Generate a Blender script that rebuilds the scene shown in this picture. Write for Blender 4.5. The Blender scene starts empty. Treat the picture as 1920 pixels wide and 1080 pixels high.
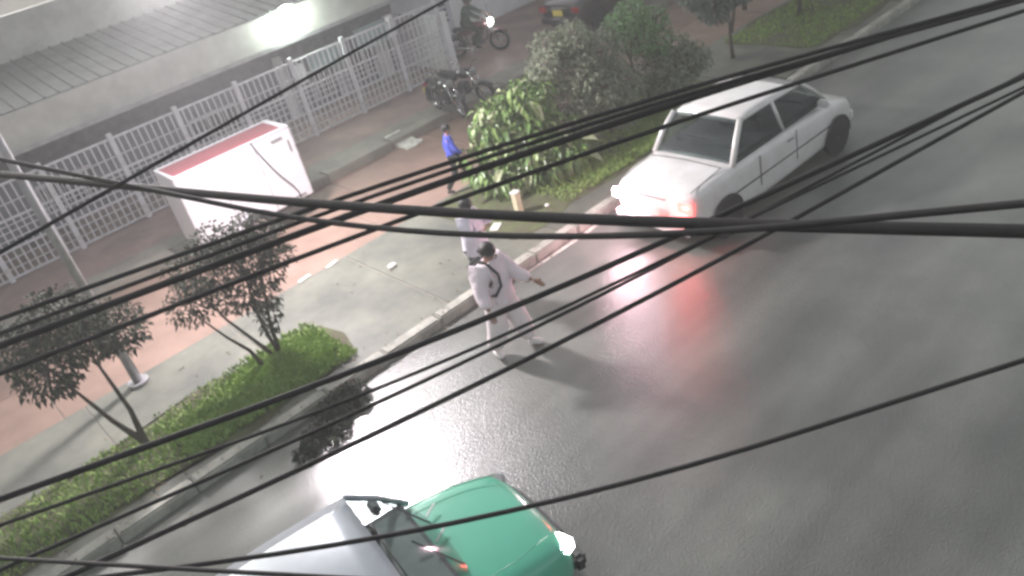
import bpy, bmesh, math, random
import numpy as np
from mathutils import Vector, Matrix, Euler
random.seed(7); np.random.seed(7)
S = bpy.context.scene
COL = S.collection
R = math.radians

# ------------------------------------------------------------------ camera
cam_d = bpy.data.cameras.new('camera'); cam = bpy.data.objects.new('camera', cam_d); COL.objects.link(cam)
rot = Matrix(((0.716487, 0.493046, -0.49351), (-0.662226, 0.258298, -0.703377), (-0.219325, 0.830776, 0.511574)))
cam.matrix_world = Matrix.Translation((0, 0, 6.5)) @ rot.to_4x4()
cam_d.sensor_width = 36; cam_d.lens = 28.86
cam_d.clip_start = 0.05; cam_d.clip_end = 1000
S.camera = cam
# ------------------------------------------------------------------ sky, light, exposure
SUN_EL, SUN_AZ = R(35), R(-8)
w = bpy.data.worlds.new('World'); S.world = w; w.use_nodes = True
nt = w.node_tree; nt.nodes.clear()
sky = nt.nodes.new('ShaderNodeTexSky'); sky.sky_type = 'NISHITA'; sky.sun_disc = False
sky.sun_elevation = R(14); sky.sun_rotation = R(-8); sky.air_density = 1.0; sky.dust_density = 5.0
hs = nt.nodes.new('ShaderNodeHueSaturation'); hs.inputs['Saturation'].default_value = 0.22
bg = nt.nodes.new('ShaderNodeBackground'); bg.inputs['Strength'].default_value = 0.088
wo = nt.nodes.new('ShaderNodeOutputWorld')
nt.links.new(sky.outputs[0], hs.inputs['Color']); nt.links.new(hs.outputs[0], bg.inputs[0]); nt.links.new(bg.outputs[0], wo.inputs[0])
S.view_settings.view_transform = 'Standard'; S.view_settings.look = 'None'
S.view_settings.gamma = 1; S.view_settings.use_curve_mapping = False
S.view_settings.exposure = 1.5
S.cycles.filter_width = 3.0
S.cycles.max_bounces = 6; S.cycles.sample_clamp_indirect = 4
STREET_LAMP_W = 1300; GLOBE_W = 4

# ------------------------------------------------------------------ materials
def mat(name, col, rough=0.7, metal=0.0, var=0.15, scale=6, bump=0.0, bscale=60, emit=None, estr=0, alpha=None, spec=0.5, coat=0, col2=None, detail=6):
    m = bpy.data.materials.new(name); m.use_nodes = True
    n = m.node_tree.nodes; l = m.node_tree.links; b = n['Principled BSDF']
    b.inputs['Roughness'].default_value = rough; b.inputs['Metallic'].default_value = metal
    b.inputs['Specular IOR Level'].default_value = spec
    if coat: b.inputs['Coat Weight'].default_value = coat; b.inputs['Coat Roughness'].default_value = 0.12
    tc = n.new('ShaderNodeTexCoord'); co = tc.outputs['Object']
    c2 = col2 if col2 else tuple(max(0, c * (1 - var)) for c in col)
    c1 = col if col2 else tuple(min(1, c * (1 + var)) for c in col)
    if var or col2:
        nz = n.new('ShaderNodeTexNoise'); nz.inputs['Scale'].default_value = scale; nz.inputs['Detail'].default_value = detail
        nz.inputs['Roughness'].default_value = 0.65
        l.new(co, nz.inputs['Vector'])
        r = n.new('ShaderNodeValToRGB'); r.color_ramp.elements[0].position = .35; r.color_ramp.elements[1].position = .65
        r.color_ramp.elements[0].color = (*c2, 1); r.color_ramp.elements[1].color = (*c1, 1)
        l.new(nz.outputs['Fac'], r.inputs[0]); l.new(r.outputs[0], b.inputs['Base Color'])
    else: b.inputs['Base Color'].default_value = (*col, 1)
    if bump:
        bn = n.new('ShaderNodeTexNoise'); bn.inputs['Scale'].default_value = bscale; bn.inputs['Detail'].default_value = 4
        l.new(co, bn.inputs['Vector'])
        bp = n.new('ShaderNodeBump'); bp.inputs['Strength'].default_value = bump; bp.inputs['Distance'].default_value = 0.02
        l.new(bn.outputs['Fac'], bp.inputs['Height']); l.new(bp.outputs[0], b.inputs['Normal'])
    if emit: b.inputs['Emission Color'].default_value = (*emit, 1); b.inputs['Emission Strength'].default_value = estr
    return m

def glass_mat(name, tint=(.8, .9, .88), amount=.45):
    m = bpy.data.materials.new(name); m.use_nodes = True
    n = m.node_tree.nodes; l = m.node_tree.links; n.clear()
    o = n.new('ShaderNodeOutputMaterial'); mx = n.new('ShaderNodeMixShader'); t = n.new('ShaderNodeBsdfTransparent'); g = n.new('ShaderNodeBsdfPrincipled')
    t.inputs[0].default_value = (*tint, 1); g.inputs['Base Color'].default_value = (.02, .025, .03, 1); g.inputs['Roughness'].default_value = .08
    mx.inputs[0].default_value = amount
    l.new(t.outputs[0], mx.inputs[1]); l.new(g.outputs[0], mx.inputs[2]); l.new(mx.outputs[0], o.inputs[0])
    return m

def leaf_mat(name, cols, rough=.45):
    m = bpy.data.materials.new(name); m.use_nodes = True
    n = m.node_tree.nodes; l = m.node_tree.links; b = n['Principled BSDF']
    b.inputs['Roughness'].default_value = rough
    g = n.new('ShaderNodeNewGeometry'); r = n.new('ShaderNodeValToRGB')
    r.color_ramp.elements[0].color = (*cols[0], 1); r.color_ramp.elements[1].color = (*cols[-1], 1)
    for i, c in enumerate(cols[1:-1]):
        e = r.color_ramp.elements.new((i + 1) / (len(cols) - 1)); e.color = (*c, 1)
    l.new(g.outputs['Random Per Island'], r.inputs[0]); l.new(r.outputs[0], b.inputs['Base Color'])
    b.inputs['Subsurface Weight'].default_value = 0
    return m

def asphalt():
    m = bpy.data.materials.new('wet_asphalt'); m.use_nodes = True
    n = m.node_tree.nodes; l = m.node_tree.links; b = n['Principled BSDF']
    tc = n.new('ShaderNodeTexCoord'); co = tc.outputs['Object']
    def noise(s, d=5, ro=.6, vec=co):
        x = n.new('ShaderNodeTexNoise'); x.inputs['Scale'].default_value = s; x.inputs['Detail'].default_value = d; x.inputs['Roughness'].default_value = ro
        l.new(vec, x.inputs['Vector']); return x.outputs['Fac']
    def ramp(v, p0, p1, c0, c1):
        r = n.new('ShaderNodeValToRGB'); r.color_ramp.elements[0].position = p0; r.color_ramp.elements[1].position = p1
        r.color_ramp.elements[0].color = (*c0, 1); r.color_ramp.elements[1].color = (*c1, 1); l.new(v, r.inputs[0]); return r.outputs[0]
    def mth(op, a, bb):
        x = n.new('ShaderNodeMath'); x.operation = op; x.use_clamp = op == 'MULTIPLY'
        for i, v in enumerate((a, bb)):
            if isinstance(v, (int, float)): x.inputs[i].default_value = v
            else: l.new(v, x.inputs[i])
        return x.outputs[0]
    # tyre-polished lanes stretched along the road
    mp = n.new('ShaderNodeMapping'); mp.inputs['Scale'].default_value = (.12, .8, 1); l.new(co, mp.inputs['Vector'])
    lanes = noise(1.0, 3, .5, mp.outputs[0])
    big = noise(.7, 6)
    c = ramp(big, .3, .7, (.10, .107, .098), (.17, .176, .162))
    fine = noise(70, 3, .7)
    mix = n.new('ShaderNodeMixRGB'); mix.blend_type = 'MULTIPLY'; mix.inputs[0].default_value = .7
    l.new(c, mix.inputs[1]); l.new(ramp(fine, .3, .7, (.45, .45, .45), (1.5, 1.5, 1.5)), mix.inputs[2])
    wv = n.new('ShaderNodeMixRGB'); wv.inputs[0].default_value = .12; wn = n.new('ShaderNodeTexNoise'); wn.inputs['Scale'].default_value = 2.5; l.new(co, wn.inputs['Vector'])
    l.new(co, wv.inputs[1]); l.new(wn.outputs['Color'], wv.inputs[2])
    ck = n.new('ShaderNodeTexVoronoi'); ck.feature = 'DISTANCE_TO_EDGE'; ck.inputs['Scale'].default_value = .55; l.new(wv.outputs[0], ck.inputs['Vector'])
    m2 = n.new('ShaderNodeMixRGB'); m2.blend_type = 'MULTIPLY'; m2.inputs[0].default_value = .08
    l.new(mix.outputs[0], m2.inputs[1]); l.new(ramp(ck.outputs['Distance'], .0, .012, (.4, .4, .4), (1, 1, 1)), m2.inputs[2])
    m3 = n.new('ShaderNodeMixRGB'); m3.blend_type = 'MULTIPLY'; m3.inputs[0].default_value = 1
    l.new(m2.outputs[0], m3.inputs[1]); l.new(ramp(lanes, .35, .65, (.62, .63, .62), (1.35, 1.36, 1.3)), m3.inputs[2])
    l.new(m3.outputs[0], b.inputs['Base Color'])
    # standing water film by the kerb at the near-left, mirror-like
    sep = n.new('ShaderNodeSeparateXYZ'); l.new(co, sep.inputs[0])
    mrx = n.new('ShaderNodeMapRange'); mrx.interpolation_type = 'SMOOTHSTEP'; l.new(sep.outputs[0], mrx.inputs[0])
    mrx.inputs[1].default_value = 4.2; mrx.inputs[2].default_value = 1.9; mrx.inputs[3].default_value = 0; mrx.inputs[4].default_value = 1
    wet = mth('ADD', mrx.outputs[0], mth('MULTIPLY', mth('SUBTRACT', big, .5), .7))
    wcl = n.new('ShaderNodeClamp'); l.new(wet, wcl.inputs[0]); wet = wcl.outputs[0]
    rr = mth('SUBTRACT', mth('ADD', mth('MULTIPLY', lanes, .35), .22), mth('MULTIPLY', wet, .22))
    l.new(rr, b.inputs['Roughness'])
    b.inputs['Specular IOR Level'].default_value = .6
    b.inputs['Coat Weight'].default_value = .9
    l.new(mth('ADD', mth('MULTIPLY', mth('SUBTRACT', 1, wet), .03), .13), b.inputs['Coat Roughness'])
    vo = n.new('ShaderNodeTexVoronoi'); vo.inputs['Scale'].default_value = 42; l.new(co, vo.inputs['Vector'])
    bp = n.new('ShaderNodeBump'); bp.inputs['Distance'].default_value = .01
    l.new(mth('ADD', mth('MULTIPLY', mth('SUBTRACT', 1, wet), .34), .07), bp.inputs['Strength'])
    l.new(mth('ADD', vo.outputs['Distance'], fine), bp.inputs['Height'])
    l.new(bp.outputs[0], b.inputs['Normal']); l.new(bp.outputs[0], b.inputs['Coat Normal'])
    return m

M = dict(
    asphalt=asphalt(),
    ground=mat('earth', (.12, .10, .08), .95, var=.3, bump=.4, bscale=20),
    kerb=mat('kerb_concrete', (.30, .30, .26), .75, var=.35, scale=3, bump=.3, bscale=40),
    kerbwhite=mat('worn_white_paint_and_lit_kerb', (.62, .62, .54), .6, var=.25, scale=8, bump=.2),
    walk=mat('damp_concrete_walkway', (.185, .19, .15), .55, col2=(.085, .092, .078), scale=.8, bump=.25, bscale=30, detail=8),
    tan=mat('pinkish_tan_paving', (.30, .205, .16), .65, col2=(.20, .135, .105), scale=.9, bump=.2, bscale=35, detail=8),
    brown=mat('brick_red_pavement', (.34, .235, .205), .5, col2=(.20, .15, .135), scale=1.1, bump=.25, bscale=30, detail=9),
    stepc=mat('kerb_step_concrete', (.30, .27, .23), .7, col2=(.19, .18, .155), scale=1.5, bump=.25),
    soil=mat('grassy_soil', (.10, .13, .05), .95, col2=(.085, .075, .05), scale=3, bump=.8, bscale=25),
    grass=leaf_mat('grass_blades', [(.15, .26, .055), (.24, .37, .085), (.33, .44, .13), (.19, .31, .07)], .7),
    cable=mat('black_cable_sheath', (.035, .032, .033), .75, var=.2),
    whitem=mat('worn_white_painted_metal', (.68, .68, .73), .5, col2=(.48, .45, .46), scale=5, bump=.15),
    wallw=mat('white_plaster', (.72, .71, .72), .8, var=.06, scale=2, bump=.1),
    walll=mat('lavender_grey_plaster', (.46, .45, .50), .8, var=.1, scale=2.5, bump=.1),
    wallm=mat('mid_grey_plaster', (.17, .17, .20), .8, var=.15, scale=3, bump=.1),
    dark=mat('dark_slate_boards', (.09, .09, .105), .6, var=.3),
    void=mat('dark_interior', (.03, .03, .036), .9, var=.1),
    teal=mat('pale_teal_board', (.27, .36, .36), .5, var=.08),
    roof=mat('pale_corrugated_sheet', (.42, .42, .39), .45, var=.18, scale=1.4, bump=.1),
    rooft=mat('grey_green_roof_sheet', (.13, .145, .13), .5, var=.25, scale=1.6),
    red=mat('faded_red_lid', (.27, .04, .06), .45, var=.12, scale=4),
    kiosk=mat('white_enamel_panel', (.80, .79, .82), .35, var=.04, scale=2, coat=.3),
    bark=mat('bark', (.06, .05, .04), .9, var=.35, scale=25, bump=.6, bscale=60),
    barkpale=mat('pale_twigs', (.26, .24, .21), .8, var=.2, scale=20, bump=.3),
    leafdark=leaf_mat('dark_small_leaves', [(.015, .025, .014), (.03, .045, .022), (.045, .06, .03), (.02, .03, .018)], .75),
    leafbush=leaf_mat('broad_bright_leaves', [(.075, .14, .04), (.13, .24, .055), (.22, .33, .1), (.08, .16, .04), (.28, .33, .16)], .38),
    leafgrey=leaf_mat('grey_green_leaves', [(.13, .17, .10), (.25, .29, .19), (.09, .13, .08), (.36, .38, .28), (.17, .22, .13)], .5),
    leafmid=leaf_mat('mid_green_leaves', [(.10, .20, .08), (.19, .34, .13), (.08, .14, .06), (.26, .42, .2)], .45),
    leafteal=leaf_mat('dull_teal_leaves', [(.08, .12, .10), (.14, .19, .155), (.055, .08, .068), (.19, .25, .20)], .5),
    carwhite=mat('white_car_paint', (.82, .81, .80), .3, col2=(.70, .68, .65), scale=3, coat=1),
    cargreen=mat('sea_green_car_paint', (.085, .44, .29), .3, var=.04, scale=2, coat=1),
    roofglare=mat('car_roof_lamp_glare', (.34, .38, .41), .3, var=.05, coat=1, metal=.2),  # lamp glare on the green car's roof, put into its colour
    cardark=mat('dark_car_paint', (.035, .03, .035), .3, var=.1, coat=1),
    carplum=mat('plum_car_paint', (.09, .05, .075), .3, var=.1, coat=1),
    rubber=mat('black_rubber', (.02, .02, .02), .85, var=.2),
    plastic=mat('black_plastic', (.03, .03, .032), .5, var=.2),
    chrome=mat('chrome', (.6, .6, .6), .15, 1.0, var=0),
    alloy=mat('wheel_alloy', (.45, .45, .46), .3, .8, var=.05),
    glass=glass_mat('car_glass'),
    glassclear=glass_mat('clear_windscreen_glass', (.85, .95, .93), .30),
    cabin=mat('grey_upholstery', (.15, .15, .155), .8, var=.15),
    cabinl=mat('light_dashboard', (.30, .31, .30), .7, var=.1),
    headon=mat('lit_headlight', (.9, .9, .85), .2, var=0, emit=(1, 1, .95), estr=9),
    headoff=mat('headlight_lens', (.22, .23, .23), .1, var=0),
    tailon=mat('lit_red_taillight', (.6, .02, .02), .2, var=0, emit=(1, .07, .06), estr=3.5),
    tailpink=mat('lit_pinkish_light', (.7, .4, .45), .2, var=0, emit=(1, .70, .80), estr=30),
    tailoff=mat('red_taillight_lens', (.35, .03, .03), .15, var=0),
    plate=mat('yellow_plate', (.75, .62, .15), .5, var=.03),
    platew=mat('white_plate', (.75, .75, .7), .5, var=.03),
    skin=mat('skin', (.30, .17, .115), .55, var=.06),
    hair=mat('black_hair', (.012, .011, .012), .5, var=.2, bump=.5),
    clothpink=mat('pale_pink_cotton', (.86, .75, .79), .85, var=.05, scale=8, bump=1.0, bscale=11),
    clothpant=mat('off_white_trousers', (.87, .78, .79), .85, var=.05, scale=8, bump=1.0, bscale=11),
    clothwhite=mat('white_shirt_cotton', (.78, .74, .82), .85, var=.05, scale=8, bump=1.0, bscale=11),
    clothblue=mat('royal_blue_cotton', (.06, .09, .50), .8, var=.15, scale=10, bump=1.0, bscale=11),
    clothdark=mat('charcoal_cotton', (.022, .026, .025), .85, var=.2, bump=1.0, bscale=11),
    trouserg=mat('grey_trousers', (.13, .13, .14), .85, var=.2, bump=1.0, bscale=11),
    clothgreen=mat('dark_green_jacket', (.03, .055, .045), .8, var=.2, bump=1.0, bscale=11),
    shoe=mat('white_shoe', (.8, .78, .76), .6, var=.04),
    mototank=mat('dark_red_tank', (.12, .03, .035), .25, var=.05, coat=1),
    motoblk=mat('black_motorcycle_paint', (.025, .025, .028), .3, var=.1, coat=.7),
    seatv=mat('black_vinyl_seat', (.02, .02, .02), .6, var=.1),
    steel=mat('galvanised_steel', (.35, .35, .36), .45, .6, var=.15),
    lampon=mat('lit_street_lamp_lens', (.9, .9, .9), .3, var=0, emit=(1, .95, .98), estr=60),
    globe=mat('lit_globe_lamp', (.9, .95, .9), .3, var=0, emit=(.88, 1, .9), estr=16),
    litter=mat('pale_litter', (.7, .7, .64), .7, var=.1),
    bollard=mat('cream_painted_bollard', (.72, .66, .46), .6, var=.08),
)

# ------------------------------------------------------------------ object helpers
def tag(o, label=None, cat=None, group=None, kind=None):
    for k, v in (('label', label), ('category', cat), ('group', group), ('kind', kind)):
        if v: o[k] = v
    return o
def empty(name, loc, rz=0, label=None, cat=None, group=None):
    o = bpy.data.objects.new(name, None); COL.objects.link(o); o.location = loc; o.rotation_euler = (0, 0, rz); o.empty_display_size = .1
    return tag(o, label, cat, group)
def link(name, me, m, parent=None, smooth=False):
    if m is not None:
        me.materials.clear()
        for x in (m if isinstance(m, (list, tuple)) else [m]): me.materials.append(M[x] if isinstance(x, str) else x)
    if smooth: me.polygons.foreach_set('use_smooth', [True] * len(me.polygons))
    me.name = name
    o = bpy.data.objects.new(name, me); COL.objects.link(o)
    if parent: o.parent = parent
    return o
def copy_tree(o, parent=None):
    c = o.copy(); COL.objects.link(c)
    if parent: c.parent = parent; c.matrix_parent_inverse = o.matrix_parent_inverse.copy()
    for ch in o.children: copy_tree(ch, c)
    return c

class MB:
    """collects shapes into one mesh"""
    def __init__(s): s.v = []; s.f = []
    def add(s, vs, fs):
        b = len(s.v); s.v += [tuple(x) for x in vs]; s.f += [tuple(b + i for i in f) for f in fs]; return s
    def box(s, c, d, rz=0, rx=0, ry=0):
        e = Euler((rx, ry, rz)).to_matrix(); c = Vector(c); vs = []
        for z in (-.5, .5):
            for y in (-.5, .5):
                for x in (-.5, .5): vs.append(c + e @ Vector((x * d[0], y * d[1], z * d[2])))
        return s.add(vs, [(0, 2, 3, 1), (4, 5, 7, 6), (0, 1, 5, 4), (2, 6, 7, 3), (0, 4, 6, 2), (1, 3, 7, 5)])
    def b2(s, a, b): return s.box([(a[i] + b[i]) / 2 for i in range(3)], [abs(b[i] - a[i]) for i in range(3)])
    def tube(s, pts, r, n=8, caps=True):
        pts = [Vector(p) for p in pts]; rs = r if isinstance(r, (list, tuple)) else [r] * len(pts)
        rings = []; up = None
        for i, p in enumerate(pts):
            t = (pts[min(i + 1, len(pts) - 1)] - pts[max(i - 1, 0)]).normalized()
            if up is None: up = Vector((0, 0, 1)) if abs(t.z) < .9 else Vector((1, 0, 0))
            a = t.cross(up).normalized(); bb = a.cross(t).normalized(); up = bb
            rings.append([p + rs[i] * (math.cos(2 * math.pi * k / n) * a + math.sin(2 * math.pi * k / n) * bb) for k in range(n)])
        vs = [v for r_ in rings for v in r_]; fs = []
        for i in range(len(pts) - 1):
            for k in range(n): fs.append((i * n + k, i * n + (k + 1) % n, (i + 1) * n + (k + 1) % n, (i + 1) * n + k))
        if caps: fs += [tuple(range(n - 1, -1, -1)), tuple(range((len(pts) - 1) * n, len(pts) * n))]
        return s.add(vs, fs)
    def torus(s, c, R0, r, axis='y', n=24, m=8):
        vs = []; fs = []; c = Vector(c)
        for i in range(n):
            a = 2 * math.pi * i / n
            for j in range(m):
                b = 2 * math.pi * j / m; q = R0 + r * math.cos(b); u, v, ww = q * math.cos(a), q * math.sin(a), r * math.sin(b)
                vs.append(c + Vector({'y': (u, ww, v), 'z': (u, v, ww), 'x': (ww, u, v)}[axis]))
        for i in range(n):
            for j in range(m): fs.append((i * m + j, ((i + 1) % n) * m + j, ((i + 1) % n) * m + (j + 1) % m, i * m + (j + 1) % m))
        return s.add(vs, fs)
    def disc(s, c, r, t, axis='y', n=20):
        d = {'x': Vector((1, 0, 0)), 'y': Vector((0, 1, 0)), 'z': Vector((0, 0, 1))}[axis] * t / 2
        return s.tube([Vector(c) - d, Vector(c) + d], r, n)
    def ball(s, c, r, n=12, m=8, sc=(1, 1, 1)):
        vs = [(c[0], c[1], c[2] - r * sc[2])]; fs = []
        for i in range(1, m):
            a = -math.pi / 2 + math.pi * i / m
            for k in range(n):
                b = 2 * math.pi * k / n
                vs.append((c[0] + r * sc[0] * math.cos(a) * math.cos(b), c[1] + r * sc[1] * math.cos(a) * math.sin(b), c[2] + r * sc[2] * math.sin(a)))
        vs.append((c[0], c[1], c[2] + r * sc[2])); L = len(vs) - 1
        for k in range(n):
            fs.append((0, 1 + (k + 1) % n, 1 + k)); fs.append((L, L - n + k, L - n + (k + 1) % n))
            for i in range(m - 2): fs.append((1 + i * n + k, 1 + i * n + (k + 1) % n, 1 + (i + 1) * n + (k + 1) % n, 1 + (i + 1) * n + k))
        return s.add(vs, fs)
    def loft(s, secs, closed=True, caps=True):
        n = len(secs[0]); vs = [p for q in secs for p in q]; fs = []
        for i in range(len(secs) - 1):
            for k in range(n if closed else n - 1): fs.append((i * n + k, i * n + (k + 1) % n, (i + 1) * n + (k + 1) % n, (i + 1) * n + k))
        if caps and closed: fs += [tuple(range(n - 1, -1, -1)), tuple(range((len(secs) - 1) * n, len(secs) * n))]
        return s.add(vs, fs)
    def mesh(s, name, bevel=0, fix=True):
        me = bpy.data.meshes.new(name); me.from_pydata(s.v, [], s.f)
        if bevel or fix:
            bm = bmesh.new(); bm.from_mesh(me)
            if fix: bmesh.ops.recalc_face_normals(bm, faces=bm.faces)
            if bevel:
                es = [e for e in bm.edges if len(e.link_faces) == 2 and e.calc_face_angle(0) > .6]
                bmesh.ops.bevel(bm, geom=es, offset=bevel, segments=2, affect='EDGES', clamp_overlap=True)
            bm.to_mesh(me); bm.free()
        me.update(); return me
    def build(s, name, m, parent=None, bevel=0, smooth=False):
        return link(name, s.mesh(name, bevel), m, parent, smooth)

def sheet(name, x0, x1, y0, y1, z, m, nx=1, ny=1, wob=0, holes=None):
    vs = []; fs = []
    for j in range(ny + 1):
        for i in range(nx + 1):
            x = x0 + (x1 - x0) * i / nx; y = y0 + (y1 - y0) * j / ny
            if wob and 0 < i < nx and j in (0, ny): y += random.uniform(-wob, wob)
            vs.append((x, y, z))
    for j in range(ny):
        for i in range(nx): a = j * (nx + 1) + i; fs.append((a, a + 1, a + nx + 2, a + nx + 1))
    me = bpy.data.meshes.new(name); me.from_pydata(vs, [], fs)
    return tag(link(name, me, m), kind='structure')

# ------------------------------------------------------------------ the setting
sheet('ground', -150, 250, -150, 250, -.06, 'ground')
sheet('road', -30, 120, -25, 9.12, 0, 'asphalt')
def slab(name, x0, x1, y0, y1, z0, z1, m, bevel=.02):
    return tag(MB().b2((x0, y0, z0), (x1, y1, z1)).build(name, m, bevel=bevel), kind='structure')
# roadside kerb: stones with recessed joints
kr = tag(bpy.data.objects.new('kerb', None), kind='structure'); COL.objects.link(kr)
km = MB().box((.5, 0, .05), (.985, .22, .22)).mesh('kerb_stone', bevel=.025)
kmw = km.copy(); km.materials.append(M['kerb']); kmw.materials.append(M['kerbwhite'])
for i in range(-8, 34):
    o = bpy.data.objects.new('kerb_stone', km); COL.objects.link(o); o.parent = kr
    o.location = (i + .01, 9.23 + random.uniform(-.012, .012), random.uniform(-.015, .008)); o.rotation_euler = (R(random.uniform(-1, 1)), 0, R(random.uniform(-.5, .5)))
sheet('lit_kerb_edge', 6.45, 8.7, 9.0, 9.08, .004, 'kerbwhite', 20, 1, .012)  # pale strip painting the lamplit kerb edge onto the road
def bays(name, y0, y1, z, L_, m, x0=-9, x1=42):
    o = tag(bpy.data.objects.new(name, None), kind='structure'); COL.objects.link(o)
    MB().b2((-30, y0, -.05), (120, y1, z - .012)).build('bedding', 'stepc', o)
    me = MB().box((L_ / 2, (y1 - y0) / 2, -.03), (L_ - .018, y1 - y0 - .01, .06)).mesh('paving_bay', bevel=.006); me.materials.append(M[m])
    x = x0
    while x < x1: p = bpy.data.objects.new('paving_bay', me); COL.objects.link(p); p.parent = o; p.location = (x, y0, z + random.uniform(-.003, .003)); x += L_
bays('walkway', 9.34, 12.5, .1, 2.4, 'walk')
bays('service_road', 12.5, 14.25, .04, 3.1, 'tan')
bays('service_road', 14.25, 16.0, .04, 2.7, 'tan')
sk = tag(bpy.data.objects.new('step_kerb', None), kind='structure'); COL.objects.link(sk)
skm = MB().box((.9, 0, .08), (1.785, .42, .30)).mesh('kerb_block', bevel=.03); skm.materials.append(M['stepc'])
for i in range(-10, 18):
    o = bpy.data.objects.new('kerb_block', skm); COL.objects.link(o); o.parent = sk
    o.location = (i * 1.8, 16.2, random.uniform(-.008, .008))
slab('pavement', -30, 120, 16.41, 40, -.05, .2, 'brown')
slab('pavement_edge', -30, 120, 16.41, 17.0, .1, .206, 'stepc', bevel=.01)
# ramp from the service road up to the pavement, with a chipped pale edge
tag(MB().loft([[(9.1, 15.6, .045), (9.1, 16.45, .045), (9.1, 16.45, .245)], [(9.55, 15.6, .045), (9.55, 16.45, .045), (9.55, 16.45, .245)]]).build('ramp', 'kerbwhite'), kind='structure')
slab('kerb_path', 14.4, 16.2, 9.4, 12.5, .05, .112, 'walk')
# soil verges under the planting
def patch(name, x0, x1, y0, y1, z, m, am=.14):
    cx, cy, hx, hy = (x0 + x1) / 2, (y0 + y1) / 2, (x1 - x0) / 2, (y1 - y0) / 2; vs = [(cx, cy, z)]; n = 220; sl_ = np.cumsum(np.random.normal(0, 1, n)); sl_ -= np.linspace(sl_[0], sl_[-1], n)
    per = []
    for k in range(n):
        t = 2 * math.pi * k / n; c_, s_ = math.cos(t), math.sin(t); e = 2 / 14
        x = cx + hx * math.copysign(abs(c_) ** e, c_); y = cy + hy * math.copysign(abs(s_) ** e, s_)
        w_ = am * (math.sin(x * 2.3) + .7 * math.sin(x * 5.1 + 1) + .6 * math.sin(y * 4.7)) / 2.3 + random.uniform(-.02, .02)
        per.append((x - w_ * c_ - abs(w_) * c_, min(max(y - w_ * s_, 9.42), 12.48), z))
    vs += per
    me = bpy.data.meshes.new(name); me.from_pydata(vs, [], [(0, 1 + k, 1 + (k + 1) % n) for k in range(n)])
    return tag(link(name, me, m), kind='structure')
patch('verge_soil', -14, 4.0, 9.5, 11.1, .110, 'soil')
patch('planting_soil', 7.2, 14.3, 9.75, 12.4, .110, 'soil')
patch('planting_soil', 16.4, 40, 9.6, 12.4, .110, 'soil')

# ------------------------------------------------------------------ foliage helpers
def leaf_mesh(name, P, D, L, W, fold=.25, droop=.3):
    """P base points, D directions, L lengths, W widths: two-segment folded leaves"""
    n = len(P); D = D / np.linalg.norm(D, axis=1, keepdims=True)
    up = np.tile([0, 0, 1.], (n, 1)) + np.random.normal(0, .35, (n, 3))
    s = np.cross(D, up); s /= np.linalg.norm(s, axis=1, keepdims=True) + 1e-9
    nn = np.cross(s, D)
    L = L[:, None]; W = W[:, None]
    mid = P + D * L * .5; tip = P + D * L - np.array([0, 0, 1.]) * L * droop
    V = np.stack([P, mid - s * W * .5 + nn * W * fold, mid, mid + s * W * .5 + nn * W * fold, tip], 1).reshape(-1, 3)
    V[2::5] = mid - np.array([0, 0, 1.]) * L * droop * .1
    F = []
    for i in range(n):
        b = i * 5; F += [(b, b + 1, b + 2), (b, b + 2, b + 3), (b + 1, b + 4, b + 2), (b + 2, b + 4, b + 3)]
    me = bpy.data.meshes.new(name); me.from_pydata(V.tolist(), [], F); return me
def clump_points(clumps, n):
    C = np.array([c[:3] for c in clumps]); Rr = np.array([c[3] for c in clumps]); p = Rr ** 2 / (Rr ** 2).sum()
    k = np.random.choice(len(C), n, p=p); d = np.random.normal(0, 1, (n, 3)); d /= np.linalg.norm(d, axis=1, keepdims=True)
    r = Rr[k] * np.random.uniform(.35, 1.05, n) ** .6
    P = C[k] + d * r[:, None] * np.array([1, 1, .85]); return P, d
def tree(name, loc, label, cat, stems, clumps, n, size, leafm, bark='bark', twigs=20, group=None, droop=.3, stemr=.05, twigr=.008):
    """stems: polylines with a taper; clumps (x,y,z,r) are local to the base"""
    t = empty(name, loc, 0, label, cat, group)
    b = MB()
    for s in stems:
        k = len(s); b.tube(s, [stemr * (1 - .7 * i / (k - 1)) for i in range(k)], 8)
    b.build('trunk', bark, t, smooth=True)
    lb = MB()
    ends = [Vector(s[-1]) for s in stems]
    for c in clumps:
        cc = Vector(c[:3]); s0 = min(ends, key=lambda e: (e - cc).length)
        mid = (s0 + cc) / 2 + Vector((random.uniform(-.1, .1), random.uniform(-.1, .1), random.uniform(-.05, .1)))
        lb.tube([s0, mid, cc], [stemr * .4, stemr * .28, stemr * .15], 6)
        for q in range(max(1, twigs // len(clumps))):
            d = Vector(np.random.normal(0, 1, 3)).normalized(); e = cc + d * c[3] * random.uniform(.8, 1.15)
            lb.tube([cc, (cc + e) / 2 + Vector(np.random.normal(0, .03, 3)), e], [twigr * 1.4, twigr, twigr * .5], 5)
    lb.build('limb', bark, t, smooth=True)
    P, d = clump_points(clumps, n)
    D = d + np.random.normal(0, .7, (n, 3)); L = np.random.uniform(.7, 1.3, n) * size
    me = leaf_mesh('crown', P, D, L, L * .5, droop=droop)
    link('crown', me, leafm, t)
    return t
def grass(name, regions, n, h, label):
    P = []; 
    for i in range(n):
        x0, x1, y0, y1 = random.choice(regions); P.append((random.uniform(x0, x1), random.uniform(y0, y1), .105))
    P = np.array(P); keep = np.sin(P[:, 0] * 2.1 + 1) + np.sin(P[:, 1] * 3.3) + np.random.normal(0, .7, len(P)) > -1.0; P = P[keep]; n = len(P)
    D = np.random.normal(0, .35, (n, 3)); D[:, 2] = 1
    L = np.random.uniform(.5, 1.3, n) * h
    me = leaf_mesh(name, P, D, L, L * .16 + .006, fold=.1, droop=.25)
    return tag(link(name, me, 'grass'), label, 'grass', kind='stuff')
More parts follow.
